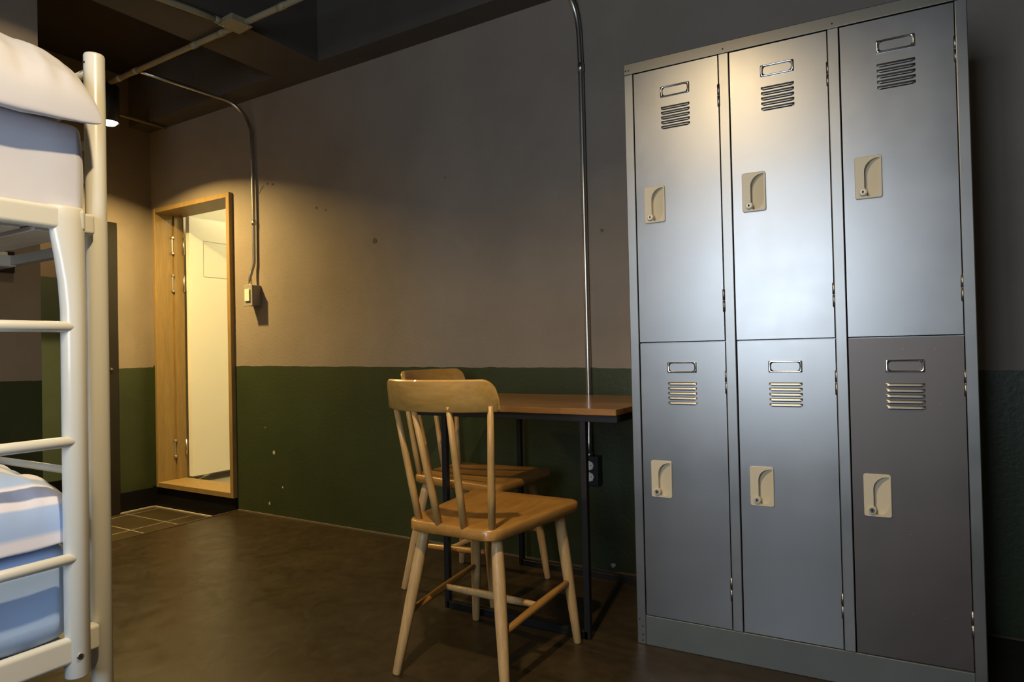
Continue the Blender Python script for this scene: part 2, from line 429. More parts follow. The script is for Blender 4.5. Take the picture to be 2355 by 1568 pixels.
# bases in black
struct(MB().box(XE, XT+0.0, -0.014, 0.001, ZT, 0.072).build('baseboard_back', M['black_base']))
struct(MB().box(XE-0.001, XE+0.014, OY1+0.002, -0.014, ZT, 0.063).build('baseboard_left', M['black_base']))
struct(MB().box(XH-0.001, XH+0.014, -1.18, 0.0, ZT, 0.062).build('baseboard_hall', M['black_base']))
struct(MB().box(XE+0.014, XT-0.02, -0.024, -0.014, ZT, ZT+0.007).box(XE+0.014, XE+0.024, OY1, -0.014, ZT, ZT+0.007).build('trim_1', plain_noise('caulk', (0.42, 0.38, 0.30), 0.8)))

struct(MB().box(XT, XR, -0.006, 0.0005, 0.0, 0.007).build('trim_2', plain_noise('floor_dust', (0.13, 0.105, 0.07), 0.9)))
# ---- bathroom behind the wooden frame
bx0, bx1, by1 = -1.98, -0.55, 1.75
bw = MB().box(bx0-0.05, bx0, 0.16, by1, 0.0, 2.35).box(bx1, bx1+0.05, 0.16, by1, 0.0, 2.35).box(bx0-0.05, bx1+0.05, by1, by1+0.05, 0.0, 2.35)
bw.box(bx0, DX0, 0.158, 0.165, 0.0, 2.3).box(DX1, bx1, 0.158, 0.165, 0.0, 2.3).box(bx0, bx1, 0.158, 0.165, DZ1, 2.3)
struct(bw.build('wall_bathroom', M['white_wall']))
struct(MB().box(bx0-0.05, bx1+0.05, 0.16, by1+0.05, 2.30, 2.40).build('ceiling_bathroom', M['white_wall']))
struct(MB().box(bx0-0.05, bx1+0.05, 0.16, by1+0.05, -0.05, 0.060).build('floor_bathroom', M['grey_floor']))

d1 = thing('door_1', 'white bathroom door standing open inside a raised wooden frame', 'door', (DX0, 0, DZ0)); struct(d1)
L, H = DX1-DX0, DZ1-DZ0
MB().box(0, 0.022, -0.028, 0.165, 0.0, H, 0.002, 1).build('jamb', M['frame_wood'], d1)
MB().box(L-0.030, L, -0.028, 0.165, 0.0, H, 0.002, 1).build('jamb', M['frame_wood'], d1)
MB().box(0.022, L-0.030, -0.028, 0.165, H-0.030, H, 0.002, 1).build('head', M['frame_wood'], d1)
MB().box(0.022, L-0.030, -0.028, 0.165, 0.0, 0.032, 0.002, 1).build('sill', M['frame_wood'], d1)
MB().box(0.022, 0.034, 0.100, 0.165, 0.032, H-0.030).build('door_stop', M['frame_wood'], d1)
lf = MB()
lx0, lx1, ly0, ly1, lz0, lz1 = 0.048, 0.086, 0.172, 0.900, 0.040, 1.795
lf.box(lx0, lx1-0.006, ly0, ly1, lz0, lz1)
def pane_grid(b, ys, zs, skip):
    for i in range(len(ys)-1):
        for j in range(len(zs)-1):
            if (i, j) in skip: continue
            b.box(lx1-0.006, lx1, ys[i], ys[i+1], zs[j], zs[j+1])
pane_grid(lf, [ly0, 0.272, 0.80, ly1], [lz0, 1.385, 1.642, lz1], {(1, 1)})
leaf = lf.build('leaf', M['door_white'], d1)
MB().box(lx1-0.007, lx1-0.001, 0.282, 0.79, 1.395, 1.632, 0.002, 1).build('panel', M['door_white'], leaf)
for hz in (1.592, 1.340, 0.235):
    h = MB().tube([(0.040, 0.160, hz-0.055), (0.040, 0.160, hz+0.055)], 0.007, 10)
    h.box(0.0215, 0.0245, 0.085, 0.158, hz-0.05, hz+0.05); h.box(0.042, 0.047, 0.1705, 0.1735, hz-0.045, hz+0.045)
    h.box(0.024, 0.036, 0.080, 0.096, hz-0.06, hz-0.045, 0.002, 1).box(0.024, 0.036, 0.080, 0.096, hz+0.045, hz+0.06, 0.002, 1)
    h.build('hinge', M['zinc'], d1)
bl = thing('bathroom_lamp', 'round glowing ceiling lamp inside the white bathroom', 'lamp', (-0.95, 1.0, 2.30))
MB().lathe([(0.10, 0.0), (0.11, -0.012), (0.10, -0.03)], 24).build('lamp_base', M['door_white'], bl)
MB().lathe([(0.095, -0.03), (0.085, -0.05), (0.05, -0.065), (0.0, -0.07)], 24).build('diffuser', emit('bath_diffuser', (1, 0.85, 0.55), 6.0), bl)
def point(name, loc, watts, col, rad, parent=None):
    l = bpy.data.lights.new(name, 'POINT'); l.energy = watts; l.color = col; l.shadow_soft_size = rad
    o = bpy.data.objects.new(name, l); COL.objects.link(o); o.location = loc
    if parent: o.parent = parent
    return o
point('bathroom_light', (0, 0, -0.16), BATH_W, (1.0, 0.85, 0.45), 0.06, bl)

# ---- dark entrance door frame in the end wall
d2 = thing('door_2', 'dark steel entrance door frame in the end wall, doorway open to the hall', 'door', (XE, OY0, ZT)); struct(d2)
OW = OY1-OY0; OH = OZ-ZT
MB().box(-0.13, 0.022, OW-0.085, OW+0.004, 0.0, OH, 0.002, 1).build('jamb', M['dark_steel'], d2)
MB().box(-0.13, 0.022, -0.0, 0.060, 0.0, OH, 0.002, 1).build('jamb', M['dark_steel'], d2)
MB().box(-0.13, 0.026, 0.060, OW-0.060, OH-0.05, OH, 0.002, 1).build('head', M['dark_steel'], d2)
MB().box(-0.03, 0.000, OW-0.088, OW-0.085, 0.88, 1.00, 0.001, 1).build('strike_plate', M['chrome'], d2)
MB().tube([(0.022, OW-0.045, 0.915), (0.034, OW-0.045, 0.915)], [0.009, 0.007], 12).build('latch_knob', M['chrome'], d2)
hl = thing('hall_lamp', 'round ceiling lamp in the entrance hall beyond the dark doorway', 'lamp', (-2.22, -0.50, 2.74))
MB().lathe([(0.09, 0.0), (0.10, -0.02), (0.09, -0.03)], 24).build('lamp_base', M['ivory'], hl)
MB().lathe([(0.085, -0.03), (0.07, -0.06), (0.0, -0.075)], 24).build('diffuser', emit('hall_diffuser', (1, 0.8, 0.5), 4.0), hl)
point('hall_light', (0, 0, -0.16), HALL_W, (1.0, 0.72, 0.36), 0.05, hl)

# small plate on the partition wall behind the bunk
ps = thing('wall_notice', 'small pale card in a dark frame on the wall behind the bunk ladder', 'card', (-0.70, -1.32, 1.27))
MB().box(-0.001, 0.012, -0.10, 0.044, 0.0, 0.085, 0.002, 1).build('frame', M['dark_steel'], ps)
MB().box(0.011, 0.014, -0.09, 0.018, 0.035, 0.080).build('card', M['ivory'], ps)

# ------------------------------------------------------------------ can lamps, the last an added fill
def can_lamp(label, loc, watts, col=None):
    t = thing('ceiling_spotlight', label, 'lamp', loc, 0, None)
    r, h = 0.052, 0.205
    b = MB().loft([[(q*math.cos(2*math.pi*k/28), q*math.sin(2*math.pi*k/28), z) for k in range(28)] for q, z in
                   ((r-0.004, 0.025), (r-0.003, 0.0), (r, 0.0), (r, h-0.01), (r-0.01, h), (0.004, h))], cap=False)
    b.build('can', M['lamp_black'], t)
    MB().tube([(0, 0, h-0.002), (0, 0, h+0.012)], 0.016, 14).build('mount', M['lamp_black'], t)
    MB().lathe([(r-0.006, 0.016), (r-0.010, 0.000), (0.034, -0.010), (0.018, -0.015), (0.0, -0.017)], 24).build('bulb', M['bulb'], t)
    MB().lathe([(r-0.004, 0.022), (r-0.004, 0.017)], 24).build('bulb_rim', M['lamp_black'], t)
    l = bpy.data.lights.new('spot_glow', 'AREA'); l.shape = 'DISK'; l.size = 0.07; l.energy = watts; l.color = col or WARM
    o = bpy.data.objects.new('spot_glow', l); COL.objects.link(o); o.parent = t; o.location = (0, 0, -0.022); l.spread = R(146)
    return t
can_lamp('black cylinder spotlight lit warm, hanging from the conduit near the entrance corner', (-1.29, -0.590, 2.193), LAMP_DOOR_W)
can_lamp('black cylinder spotlight lit warm, hanging over the aisle between bunk and lockers', (1.76, -1.98, 2.33), LAMP_ROOM_W, WARM_ROOM)
can_lamp('added black cylinder spotlight out of view, brightening the top of the partition wall', (-0.36, -1.27, 2.42), FILL_PART_W, WARM_ROOM)  # unseen fill, added to brighten the upper partition wall

# ------------------------------------------------------------------ conduits
def pipe(name, pts, r, label, m_, fits=(), cat='conduit', group='electrical conduits on the walls and ceiling'):
    t = thing(name, label, cat, pts[0], 0, group)
    o = Vector(pts[0])
    MB().tube([Vector(p)-o for p in pts], r, 14).build('pipe', m_, t)
    for a, b_ in fits:
        MB().tube([Vector(a)-o, Vector(b_)-o], r*1.16, 14).build('coupling', m_, t)
    return t
def arc(p0, p1, p2, n=8):
    p0, p1, p2 = Vector(p0), Vector(p1), Vector(p2)
    return [p0*(1-t)**2 + p1*2*t*(1-t) + p2*t*t for t in [k/n for k in range(n+1)]]
pz = 2.398
def cl(x): return ((x-0.02, -0.60-0.02*(x+1.29)/1.5, pz), (x+0.02, -0.60-0.02*(x+1.29)/1.5, pz))
pm = pipe('ceiling_conduit', [(-1.31, -0.600, pz), (-0.20, -0.615, pz), (1.6, -0.64, pz)], 0.0135, 'pale conduit running under the ceiling beam from the spotlight past the square box', M['beige_steel'],
     [cl(-0.49), cl(-0.276), cl(0.136), cl(-1.0), cl(-1.16)])
pipe('ceiling_conduit', [(-0.183, -0.655, pz), (-0.20, -0.80, pz), (-0.235, -1.0, pz), (-0.26, -2.9, pz)], 0.0135, 'pale conduit running from the square ceiling box towards the viewer', M['beige_steel'],
     [((-0.186, -0.675, pz), (-0.19, -0.71, pz))])
pipe('wall_conduit', [(-0.985, -0.587, pz), (-0.975, -0.35, pz)] + arc((-0.968, -0.16, pz), (-0.93, -0.022, 2.40), (-0.853, -0.020, 2.22), 10) +
     [(-0.849, -0.018, 1.77), (-0.852, -0.018, 1.47)] + arc((-0.853, -0.018, 1.45), (-0.866, -0.022, 1.41), (-0.868, -0.034, 1.37), 5) + [(-0.868, -0.034, 1.318)],
     0.0095, 'thin grey conduit bending off the ceiling down to the light switch', M['zinc'], [((-0.849, -0.018, 1.70), (-0.849, -0.018, 1.67))])
pipe('ceiling_conduit', [(-1.70, -1.0, 2.60)] + arc((-1.70, -0.62, 2.56), (-1.70, -0.45, 2.42), (-1.70, -0.32, 2.402), 6) + [(-1.70, -0.02, 2.400)], 0.009, 'thin pale conduit curving on the ceiling just right of the black spotlight', M['beige_steel'])
pipe('wall_conduit', [(1.185, -0.30, 2.404)] + arc((1.200, -0.16, 2.402), (1.228, -0.02, 2.40), (1.240, -0.018, 2.24), 8) + [(1.245, -0.018, 2.083), (1.2475, -0.018, 0.75)] + arc((1.2475, -0.018, 0.64), (1.2455, -0.020, 0.58), (1.249, -0.030, 0.53), 4) + [(1.250, -0.032, 0.47)],
     0.0115, 'grey steel conduit running straight down the wall beside the lockers to the socket', M['zinc'],
     [((1.2448, -0.018, 2.10), (1.245, -0.018, 2.065)), ((1.2495, -0.031, 0.49), (1.250, -0.032, 0.47))])
jb = thing('junction_box', 'square pale metal box where two ceiling conduits meet', 'junction box', (-0.140, -0.642, 2.386))
MB().box(-0.046, 0.046, -0.046, 0.046, -0.003, 0.024, 0.002, 1).build('box', M['beige_steel'], jb)
MB().box(-0.052, 0.052, -0.052, 0.052, -0.007, -0.003, 0.001, 1).build('cover_plate', M['beige_steel'], jb)
MB().tube([(0.036, 0.036, -0.0095), (0.036, 0.036, -0.006)], 0.004, 8).build('screw', M['zinc'], jb)
MB().tube([(-0.036, -0.036, -0.0095), (-0.036, -0.036, -0.006)], 0.004, 8).build('screw', M['zinc'], jb)
jb.rotation_euler = (0, 0, R(-4))

sw = thing('light_switch', 'grey switch box with one ivory rocker at the end of the thin wall conduit', 'light switch', (-0.853, 0, 1.203))
MB().box(-0.037, 0.037, -0.058, 0.0, 0, 0.117, 0.003, 2).build('box', M['grey_box'], sw)
MB().box(-0.040, 0.040, -0.063, -0.058, -0.003, 0.120, 0.002, 1).build('cover_plate', M['grey_box'], sw)
MB().box(-0.020, 0.020, -0.070, -0.062, 0.024, 0.094, 0.002, 2).build('rocker', M['ivory'], sw)

so = thing('wall_socket', 'black double socket box with two round white outlets under the table', 'socket', (1.258, 0, 0.355))
MB().box(-0.034, 0.034, -0.048, 0.0, 0, 0.120, 0.003, 2).build('box', M['black_box'], so)
for zz in (0.083, 0.037):
    b = MB()
    n = 32; rr = [0.0185*(1+0.07*math.cos(8*2*math.pi*k/n)) for k in range(n)]
    ring = lambda y, q: [(q*rr[k]*math.cos(2*math.pi*k/n), y, zz+q*rr[k]*math.sin(2*math.pi*k/n)) for k in range(n)]
    b.loft([ring(-0.048, 1.0), ring(-0.056, 1.0), ring(-0.058, 0.9), ring(-0.058, 0.62), ring(-0.052, 0.55)])
    b.mi = 1; b.tube([(-0.006, -0.0535, zz), (-0.006, -0.0515, zz)], 0.0022, 8).tube([(0.006, -0.0535, zz), (0.006, -0.0515, zz)], 0.0022, 8)
    b.build('outlet', [M['ivory'], M['dark']], so)

# ------------------------------------------------------------------ locker
LK = thing('metal_locker', 'tall silver metal locker of six doors standing against the wall', 'locker', (1.642, -0.5637, 0), math.atan(0.0424))
LW, LH, LD = 0.890, 1.80, 0.500
b = MB()
b.box(0, 0.002, 0.02, LD, 0.0, LH).box(LW-0.002, LW, 0.02, LD, 0.0, LH).box(0.002, LW-0.002, LD-0.002, LD, 0.0, LH)
b.box(0.002, LW-0.002, 0.02, LD-0.002, LH-0.002, LH).box(0.002, LW-0.002, 0.02, LD-0.002, 0.088, 0.090)
b.box(0.300, 0.303, 0.03, LD-0.002, 0.09, LH-0.002).box(0.588, 0.591, 0.03, LD-0.002, 0.09, LH-0.002)
b.build('carcass', M['locker_frame'], LK)
b = MB().box(0.002, LW-0.002, 0.026, LD-0.002, 0.925, 0.928); b.build('shelf', M['locker_frame'], LK)
MB().box(0.0, 0.028, 0.0, 0.024, 0.0, 1.766, 0.002, 2).build('stile', M['locker_frame'], LK)
MB().box(LW-0.026, LW, 0.0, 0.024, 0.0, 1.766, 0.002, 2).build('stile', M['locker_frame'], LK)
MB().box(0.287, 0.316, 0.0, 0.024, 0.090, 1.766, 0.002, 2).build('stile', M['locker_frame'], LK)
MB().box(0.575, 0.603, 0.0, 0.024, 0.090, 1.766, 0.002, 2).build('stile', M['locker_frame'], LK)
b = MB().box(0.0, LW, -0.0012, 0.024, 1.766, LH, 0.002, 2)
b.build('top_rail', sheet_metal('dull_top_rail', (0.25, 0.225, 0.18), 0.42, 0.5), LK)
rivet0 = MB().tube([(0, -0.0008, 0), (0, 0.0006, 0)], 0.0023, 8).build('rivet', M['dark'], LK)
rivets = [(0.007, -0.0010, 1.778), (0.016, -0.0010, 1.778), (0.301, -0.0010, 1.778), (0.588, -0.0010, 1.778), (LW-0.01, -0.0010, 1.778)]
b = MB().box(0.028, LW-0.026, 0.001, 0.020, 0.0, 0.0895, 0.0015, 1)
b.build('kick_plate', M['kick'], LK)['label'] = 'dull grey green plinth panel'
rivets += [(u, 0, z) for u, z in ((0.008, 0.075), (0.018, 0.055), (0.019, 0.030), (0.017, 0.012), (LW-0.012, 0.06), (LW-0.014, 0.02))]
for i, p in enumerate(rivets):
    q = rivet0 if i == 0 else copy_obj(rivet0, LK)
    q.location = p

def fill_holes(bm, loops_xz, y):
    """planar face ring set between an outer loop and holes, at depth y; returns vert loops"""
    L = []; edges = []
    for lp in loops_xz:
        vs = [bm.verts.new((x, y, z)) for x, z in lp]; L.append(vs)
        for i in range(len(vs)): edges.append(bm.edges.new((vs[i], vs[(i+1) % len(vs)])))
    bmesh.ops.triangle_fill(bm, edges=edges, use_beauty=True, use_dissolve=False, normal=(0, -1, 0))
    return L
def wallband(bm, va, y1, shift=None):
    vb = [bm.verts.new((v.co.x, y1 if not callable(y1) else y1(v.co), v.co.z)) for v in va]
    for i in range(len(va)):
        bm.faces.new((va[i], va[(i+1) % len(va)], vb[(i+1) % len(va)], vb[i]))
    return vb
HP = (0.026, 0.090, 0.0)   # handle plate extents inside a door
def door_mesh(wd, ht):
    """front sheet with a cut-out for the handle plate; local origin lower left, front y=0"""
    b = MB(); bm = b.bm
    hz1 = ht-0.357; hz0 = hz1-0.112
    outer = [(0, 0), (wd, 0), (wd, ht), (0, ht)]
    hole = [(0.029, hz0+0.003), (0.087, hz0+0.003), (0.087, hz1-0.003), (0.029, hz1-0.003)]
    L = fill_holes(bm, [outer, hole], 0.0)
    vb = wallband(bm, L[0], 0.018)
    wallband(bm, L[1], 0.017)
    bm.faces.new(vb)
    return b
def pocket_outline(x0, x1, z0, z1, n=12):
    """recess with an arched upper left corner, like the finger pull in the photo"""
    pts = []
    pts.append((x0+0.006, z0)); pts.append((x1-0.022, z0))
    for k in range(1, n): # lower right curve
        a = R(-90+90*k/n); pts.append((x1-0.022+0.022*math.cos(a), z0+0.034+0.034*math.sin(a)))
    pts.append((x1, z0+0.034)); pts.append((x1, z1))
    for k in range(0, n+1):
        a = R(90+90*k/n); pts.append((x1-0.004+(x1-0.004-x0)*math.cos(a), z1-0.034+0.034*math.sin(a)))
    pts.append((x0, z0+0.03)); pts.append((x0, z0+0.012))
    return pts
def handle_mesh():
    """beige recessed pull, local origin lower left of plate, proud of y=0"""
    b = MB(); bm = b.bm
    out = rounded(0, 0.064, 0, 0.112, 0.006, 4)
    inn = rounded(0.0015, 0.0625, 0.0015, 0.1105, 0.005, 4)
    pk = pocket_outline(0.0225, 0.0595, 0.0055, 0.1055)
    L = fill_holes(bm, [inn, pk], -0.0055)
    # bevelled rim back to the door
    mid = [bm.verts.new((x, -0.004, z)) for x, z in out]; bk = [bm.verts.new((x, 0.004, z)) for x, z in out]
    for A_, B_ in ((L[0], mid), (mid, bk)):
        for i in range(len(A_)): bm.faces.new((A_[i], A_[(i+1) % len(A_)], B_[(i+1) % len(A_)], B_[i]))
    dep = lambda co: 0.0125 - 0.0135*max(0, min(1, (co.x-0.0225)/0.037))**1.3
    vb = wallband(bm, L[1], dep)
    cx_ = sum(v.co.x for v in vb)/len(vb); cz_ = sum(v.co.z for v in vb)/len(vb)
    prev = vb
    for s in (0.8, 0.55, 0.3):
        nv = []
        for v in vb:
            x = cx_+(v.co.x-cx_)*s; z = cz_+(v.co.z-cz_)*s
            co = Vector((x, 0, z)); nv.append(bm.verts.new((x, dep(co), z)))
        for i in range(len(prev)): bm.faces.new((prev[i], prev[(i+1) % len(prev)], nv[(i+1) % len(prev)], nv[i]))
        prev = nv
    bm.faces.new(prev)
    return b
def lock_mesh(core):
    b = MB()
    c = (0.0185, 0, 0.0175)
    def cyl(r0, y0, r1, y1, mi):
        b.mi = mi; b.tube([(c[0], y0, c[2]), (c[0], y1, c[2])], [r0, r1], 20)
    cyl(0.0105, 0.008, 0.0105, -0.0085, 0); cyl(0.0105, -0.0085, 0.0092, -0.0102, 0)
    cyl(0.0068, -0.0100, 0.0064, -0.0112, 1); cyl(0.0026, -0.0112, 0.0026, -0.0116, 2)
    b.mi = 2; b.box(c[0]-0.0008, c[0]+0.0008, -0.0118, -0.011, c[2]-0.0045, c[2]+0.0045)
    return b
def holder_mesh():
    b = MB(); bm = b.bm
    def lp(inset, rad, y):
        return [(x, y, z) for x, z in rounded(inset, 0.088-inset, inset*0.8, 0.033-inset*0.8, rad, 5)]
    def lpi(ix, iz, rad, y): return [(x, y, z) for x, z in rounded(ix, 0.088-ix, iz, 0.033-iz, rad, 5)]
    b.loft([lpi(0, 0, 0.003, 0.001), lpi(0, 0, 0.003, -0.0025), lpi(0.0012, 0.0012, 0.0035, -0.0042), lpi(0.0045, 0.003, 0.006, -0.0042),
            lpi(0.0068, 0.0046, 0.0085, -0.0022), lpi(0.0072, 0.0050, 0.0085, 0.0005)], cap=False)
    return b
def louver_mesh():
    b = MB(); bm = b.bm
    W_, n = 0.087, 24
    rows = []
    for (dz, dy) in ((0.0088, 0.0), (0.0075, 0.0016), (0.005, 0.0033), (0.002, 0.0042), (0.0, 0.0044), (0.0, 0.0012)):
        row = []
        for k in range(n+1):
            u = k/n; e = min(1.0, min(u, 1-u)/0.075); e = math.sqrt(max(0, 1-(1-e)**2))
            row.append(bm.verts.new((u*W_, -dy*e, dz if dz > 0 else 0.004*(1-e))))
        rows.append(row)
    for i in range(len(rows)-1):
        for k in range(n):
            f = bm.faces.new((rows[i][k], rows[i][k+1], rows[i+1][k+1], rows[i+1][k])); f.smooth = True
    b.mi = 1; b.box(0.006, W_-0.006, -0.0006, 0.001, -0.0014, 0.0006)
    return b
def hinge_mesh():
    b = MB().tube([(0, 0, 0), (0, 0, 0.031)], 0.0042, 12).tube([(0, 0, 0.033), (0, 0, 0.064)], 0.0042, 12)
    b.tube([(0, 0, -0.002), (0, 0, 0.066)], 0.0028, 10); return b

proto = {}
def place(key, builder, mats, parent, loc, smooth=None):
    name = key
    if key not in proto:
        o = builder().build(name, mats, parent, autosmooth=smooth); proto[key] = o
    else:
        o = proto[key].copy(); o.name = name; COL.objects.link(o); o.parent = parent
    o.location = loc; return o
doors_u = [(0.0305, 0.2850), (0.3185, 0.5730), (0.6055, 0.8620)]
tilts = {(0, 0): (0.0, -1.2), (1, 0): (0.0, 0.0), (2, 0): (0.0, 0.6), (0, 1): (0.3, -0.8), (1, 1): (0.9, 0.0), (2, 1): (-0.4, 1.6)}
for c in range(3):
    u0, u1 = doors_u[c]
    for rrow, (z0, z1) in enumerate(((0.9305, 1.7635), (0.0925, 0.9255))):
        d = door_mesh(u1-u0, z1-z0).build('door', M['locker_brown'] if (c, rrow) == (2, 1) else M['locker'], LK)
        d.location = (u0, 0.003, z0)
        tx, tz = tilts[(c, rrow)]
        d.rotation_euler = (R(-tx*0.5), 0, R(tz*0.5))
        hgt = z1-z0
        place('card_holder', holder_mesh, M['chrome'], d, ((u1-u0)/2-0.044, 0.0, hgt-0.0575-0.0325), 60)
        for k in range(5):
            place('louver', louver_mesh, [M['locker'], M['dark']], d, ((u1-u0)/2-0.0435, 0.0, hgt-0.118-0.0088-0.0146*k))
        place('handle', handle_mesh, M['beige'], d, (0.026, 0.0, hgt-0.357-0.112), 40)
        key = 'lock' if (c, rrow) != (2, 1) else 'lock_dark'
        lo = lock_mesh(0).build('lock', [M['beige'], M['ivory'] if (c, rrow) not in ((2, 1), (1, 1), (0, 1)) else (M['hinge'] if c == 2 else M['zinc']), M['dark']], d, autosmooth=40)
        lo.location = (0.026, 0.0, hgt-0.357-0.112)
        for hz in (hgt-0.150, 0.083):
            place('hinge', hinge_mesh, M['hinge'], d, (u1-u0+0.0012, 0.0012, hz))
        for fz in (0.965, 0.79, 0.55, 0.40, 0.14):
            for fx in (0.50, 0.78):
                if random.random() < 0.85:
                    x = (u1-u0)*(fx+random.uniform(-.02, .02)); z = hgt*(fz+random.uniform(-.01, .01)); r_ = random.uniform(0.8, 1.3)
                    q = place('weld_mark', lambda: MB().tube([(0, -0.00025, 0), (0, 0.0006, 0)], 0.0013, 8), M['hinge'], d, (x, 0, z)); q.scale = (r_, 1, r_)

# ------------------------------------------------------------------ table
TB = thing('small_table', 'small wooden topped table with black steel legs beside the lockers', 'table', (1.214, -0.345, 0))
MB().box(-0.400, 0.400, -0.280, 0.285, 0.706, 0.7265, 0.0025, 2).build('tabletop', M['top_wood'], TB)
for sy in (-1, 1):
    y = 0.262*sy
    MB().box(-0.398, 0.400, y-0.010, y+0.010, 0.684, 0.7058, 0.001, 1).build('top_bar', M['black_steel'], TB)
    MB().box(-0.266, 0.284, y-0.010, y+0.010, 0.0, 0.0245, 0.001, 1).build('floor_bar', M['black_steel'], TB)
    for x in (-0.266, 0.282):
        MB().box(x-0.010, x+0.010, y-0.010, y+0.010, 0.0, 0.6845, 0.001, 1).build('leg', M['black_steel'], TB)
for x in (-0.386, 0.388):
    MB().box(x-0.010, x+0.010, -0.249, 0.249, 0.684, 0.7058, 0.001, 1).build('end_bar', M['black_steel'], TB)

# ------------------------------------------------------------------ chairs
def make_chair(label, loc, rz):
    t = thing('wooden_chair', label, 'chair', loc, rz, 'spindle back chairs at the small table')
    # seat: wider at the front, rounded corners
    pts = []
    cor = [(-0.150, -0.198, 0.052), (0.150, -0.198, 0.052), (0.203, 0.243, 0.040), (-0.206, 0.243, 0.040)]
    n = len(cor)
    for i, (x, y, r_) in enumerate(cor):
        p = Vector((x, y)); a = Vector(cor[i-1][:2]); c_ = Vector(cor[(i+1) % n][:2])
        d0 = (a-p).normalized(); d1 = (c_-p).normalized(); half = math.acos(max(-1, min(1, d0.dot(d1))))/2
        q = r_/math.tan(half); s0 = p+d0*q; s1 = p+d1*q; ctr = p+(d0+d1).normalized()*(r_/math.sin(half))
        a0 = math.atan2(*(s0-ctr).yx); a1 = math.atan2(*(s1-ctr).yx)
        while a1-a0 > math.pi: a1 -= 2*math.pi
        while a1-a0 < -math.pi: a1 += 2*math.pi
        for k in range(9):
            an = a0+(a1-a0)*k/8; pts.append((ctr.x+r_*math.cos(an), ctr.y+r_*math.sin(an)))
    def inset(q):
        cx_ = 0; cy_ = 0.02
        return [(cx_+(x-cx_)*(1-q/0.2), cy_+(y-cy_)*(1-q/0.2)) for x, y in pts]
    b = MB()
    lo, hi = 0.408, 0.440
    loops = [[(x, y, lo) for x, y in inset(0.004)], [(x, y, lo+0.004) for x, y in pts], [(x, y, hi-0.006) for x, y in pts],
             [(x, y, hi-0.0015) for x, y in inset(0.003)], [(x, y, hi) for x, y in inset(0.008)]]
    for q, dz in ((0.04, 0.0025), (0.08, 0.006), (0.12, 0.008), (0.17, 0.009)): loops.append([(x, y, hi-dz) for x, y in inset(q)])
    b.loft(loops); b.build('seat', M['seat_wood'], t, autosmooth=50)
    feet = {(-1, -1): (-0.179, -0.214), (1, -1): (0.186, -0.212), (-1, 1): (-0.193, 0.209), (1, 1): (0.187, 0.213)}
    tops = {(-1, -1): (-0.122, -0.140), (1, -1): (0.122, -0.140), (-1, 1): (-0.155, 0.165), (1, 1): (0.155, 0.165)}
    def at(k, z): f, p = feet[k], tops[k]; s = z/0.412; return Vector((f[0]+(p[0]-f[0])*s, f[1]+(p[1]-f[1])*s, z))
    for k in feet:
        b = MB(); prof = [(0.0, 0.0105), (0.004, 0.0125), (0.10, 0.0145), (0.20, 0.0168), (0.30, 0.0178), (0.37, 0.0168), (0.412, 0.0150)]
        b.tube([at(k, z) for z, _ in prof], [r_ for _, r_ in prof], 18)
        b.build('leg', M['leg_wood'], t)
    mids = []
    for sx in (-1, 1):
        a = at((sx, -1), 0.170); c_ = at((sx, 1), 0.196)
        b = MB(); ps = [a.lerp(c_, q) for q in (0, .25, .5, .75, 1)]; mids.append(ps[2])
        b.tube(ps, [0.0085, 0.0105, 0.0120, 0.0105, 0.0085], 14); b.build('stretcher', M['seat_wood'], t)
    b = MB(); ps = [mids[0].lerp(mids[1], q) for q in (0, .25, .5, .75, 1)]
    b.tube(ps, [0.0085, 0.0105, 0.0115, 0.0105, 0.0085], 14); b.build('stretcher', M['leg_wood'], t)
    # curved top rail
    N = 72; Rr = 0.275; half = 0.194
    A_ = math.asin(half/Rr); yc = -0.268 + Rr      # arc middle at y=-0.268
    def arcp(u, z, off):   # u -1..1, leaning back with height
        a = A_*u; r_ = Rr+off; return Vector((r_*math.sin(a), yc-r_*math.cos(a)-(z-0.76)*0.12, z))
    secs = []
    for k in range(N+1):
        q_ = -1+2*k/N; e = 1-abs(q_); u = -1+1.93*k/N
        zt = 0.841; zb = 0.755
        if e < 0.20: zt -= 0.046*(1-math.sqrt(max(0, 1-(1-e/0.20)**2)))
        if e < 0.03: zb += 0.004*(1-math.sqrt(max(0, 1-(1-e/0.03)**2)))
        h_ = 0.0085
        secs.append([arcp(u, zb+0.003, -h_), arcp(u, zb, -h_+0.003), arcp(u, zb, h_-0.003), arcp(u, zb+0.003, h_),
                     arcp(u, zt-0.004, h_), arcp(u, zt, h_-0.004), arcp(u, zt, -h_+0.004), arcp(u, zt-0.004, -h_)])
    secs = [[p+Vector((-0.006, 0, 0)) for p in sc_] for sc_ in secs]
    b = MB(); b.loft(secs); b.build('back_rail', M['back_wood'], t, autosmooth=45)
    for bx, by, u in ((-0.118, -0.172, -0.80), (-0.036, -0.186, -0.28), (0.048, -0.186, 0.28), (0.128, -0.172, 0.80)):
        p0 = Vector((bx, by, 0.428)); p1 = arcp(u, 0.772, 0)
        b = MB(); b.tube([p0.lerp(p1, q) for q in (0, .3, .6, 1)], [0.0105, 0.0108, 0.0098, 0.0080], 14); b.build('spindle', M['spindle_wood'], t)
    return t
make_chair('front honey wood spindle back chair standing at the long side of the table', (1.292, -0.862, 0), 0.0)
make_chair('rear honey wood spindle back chair pushed under the left end of the table', (0.908, -0.367, 0), R(-92.4))

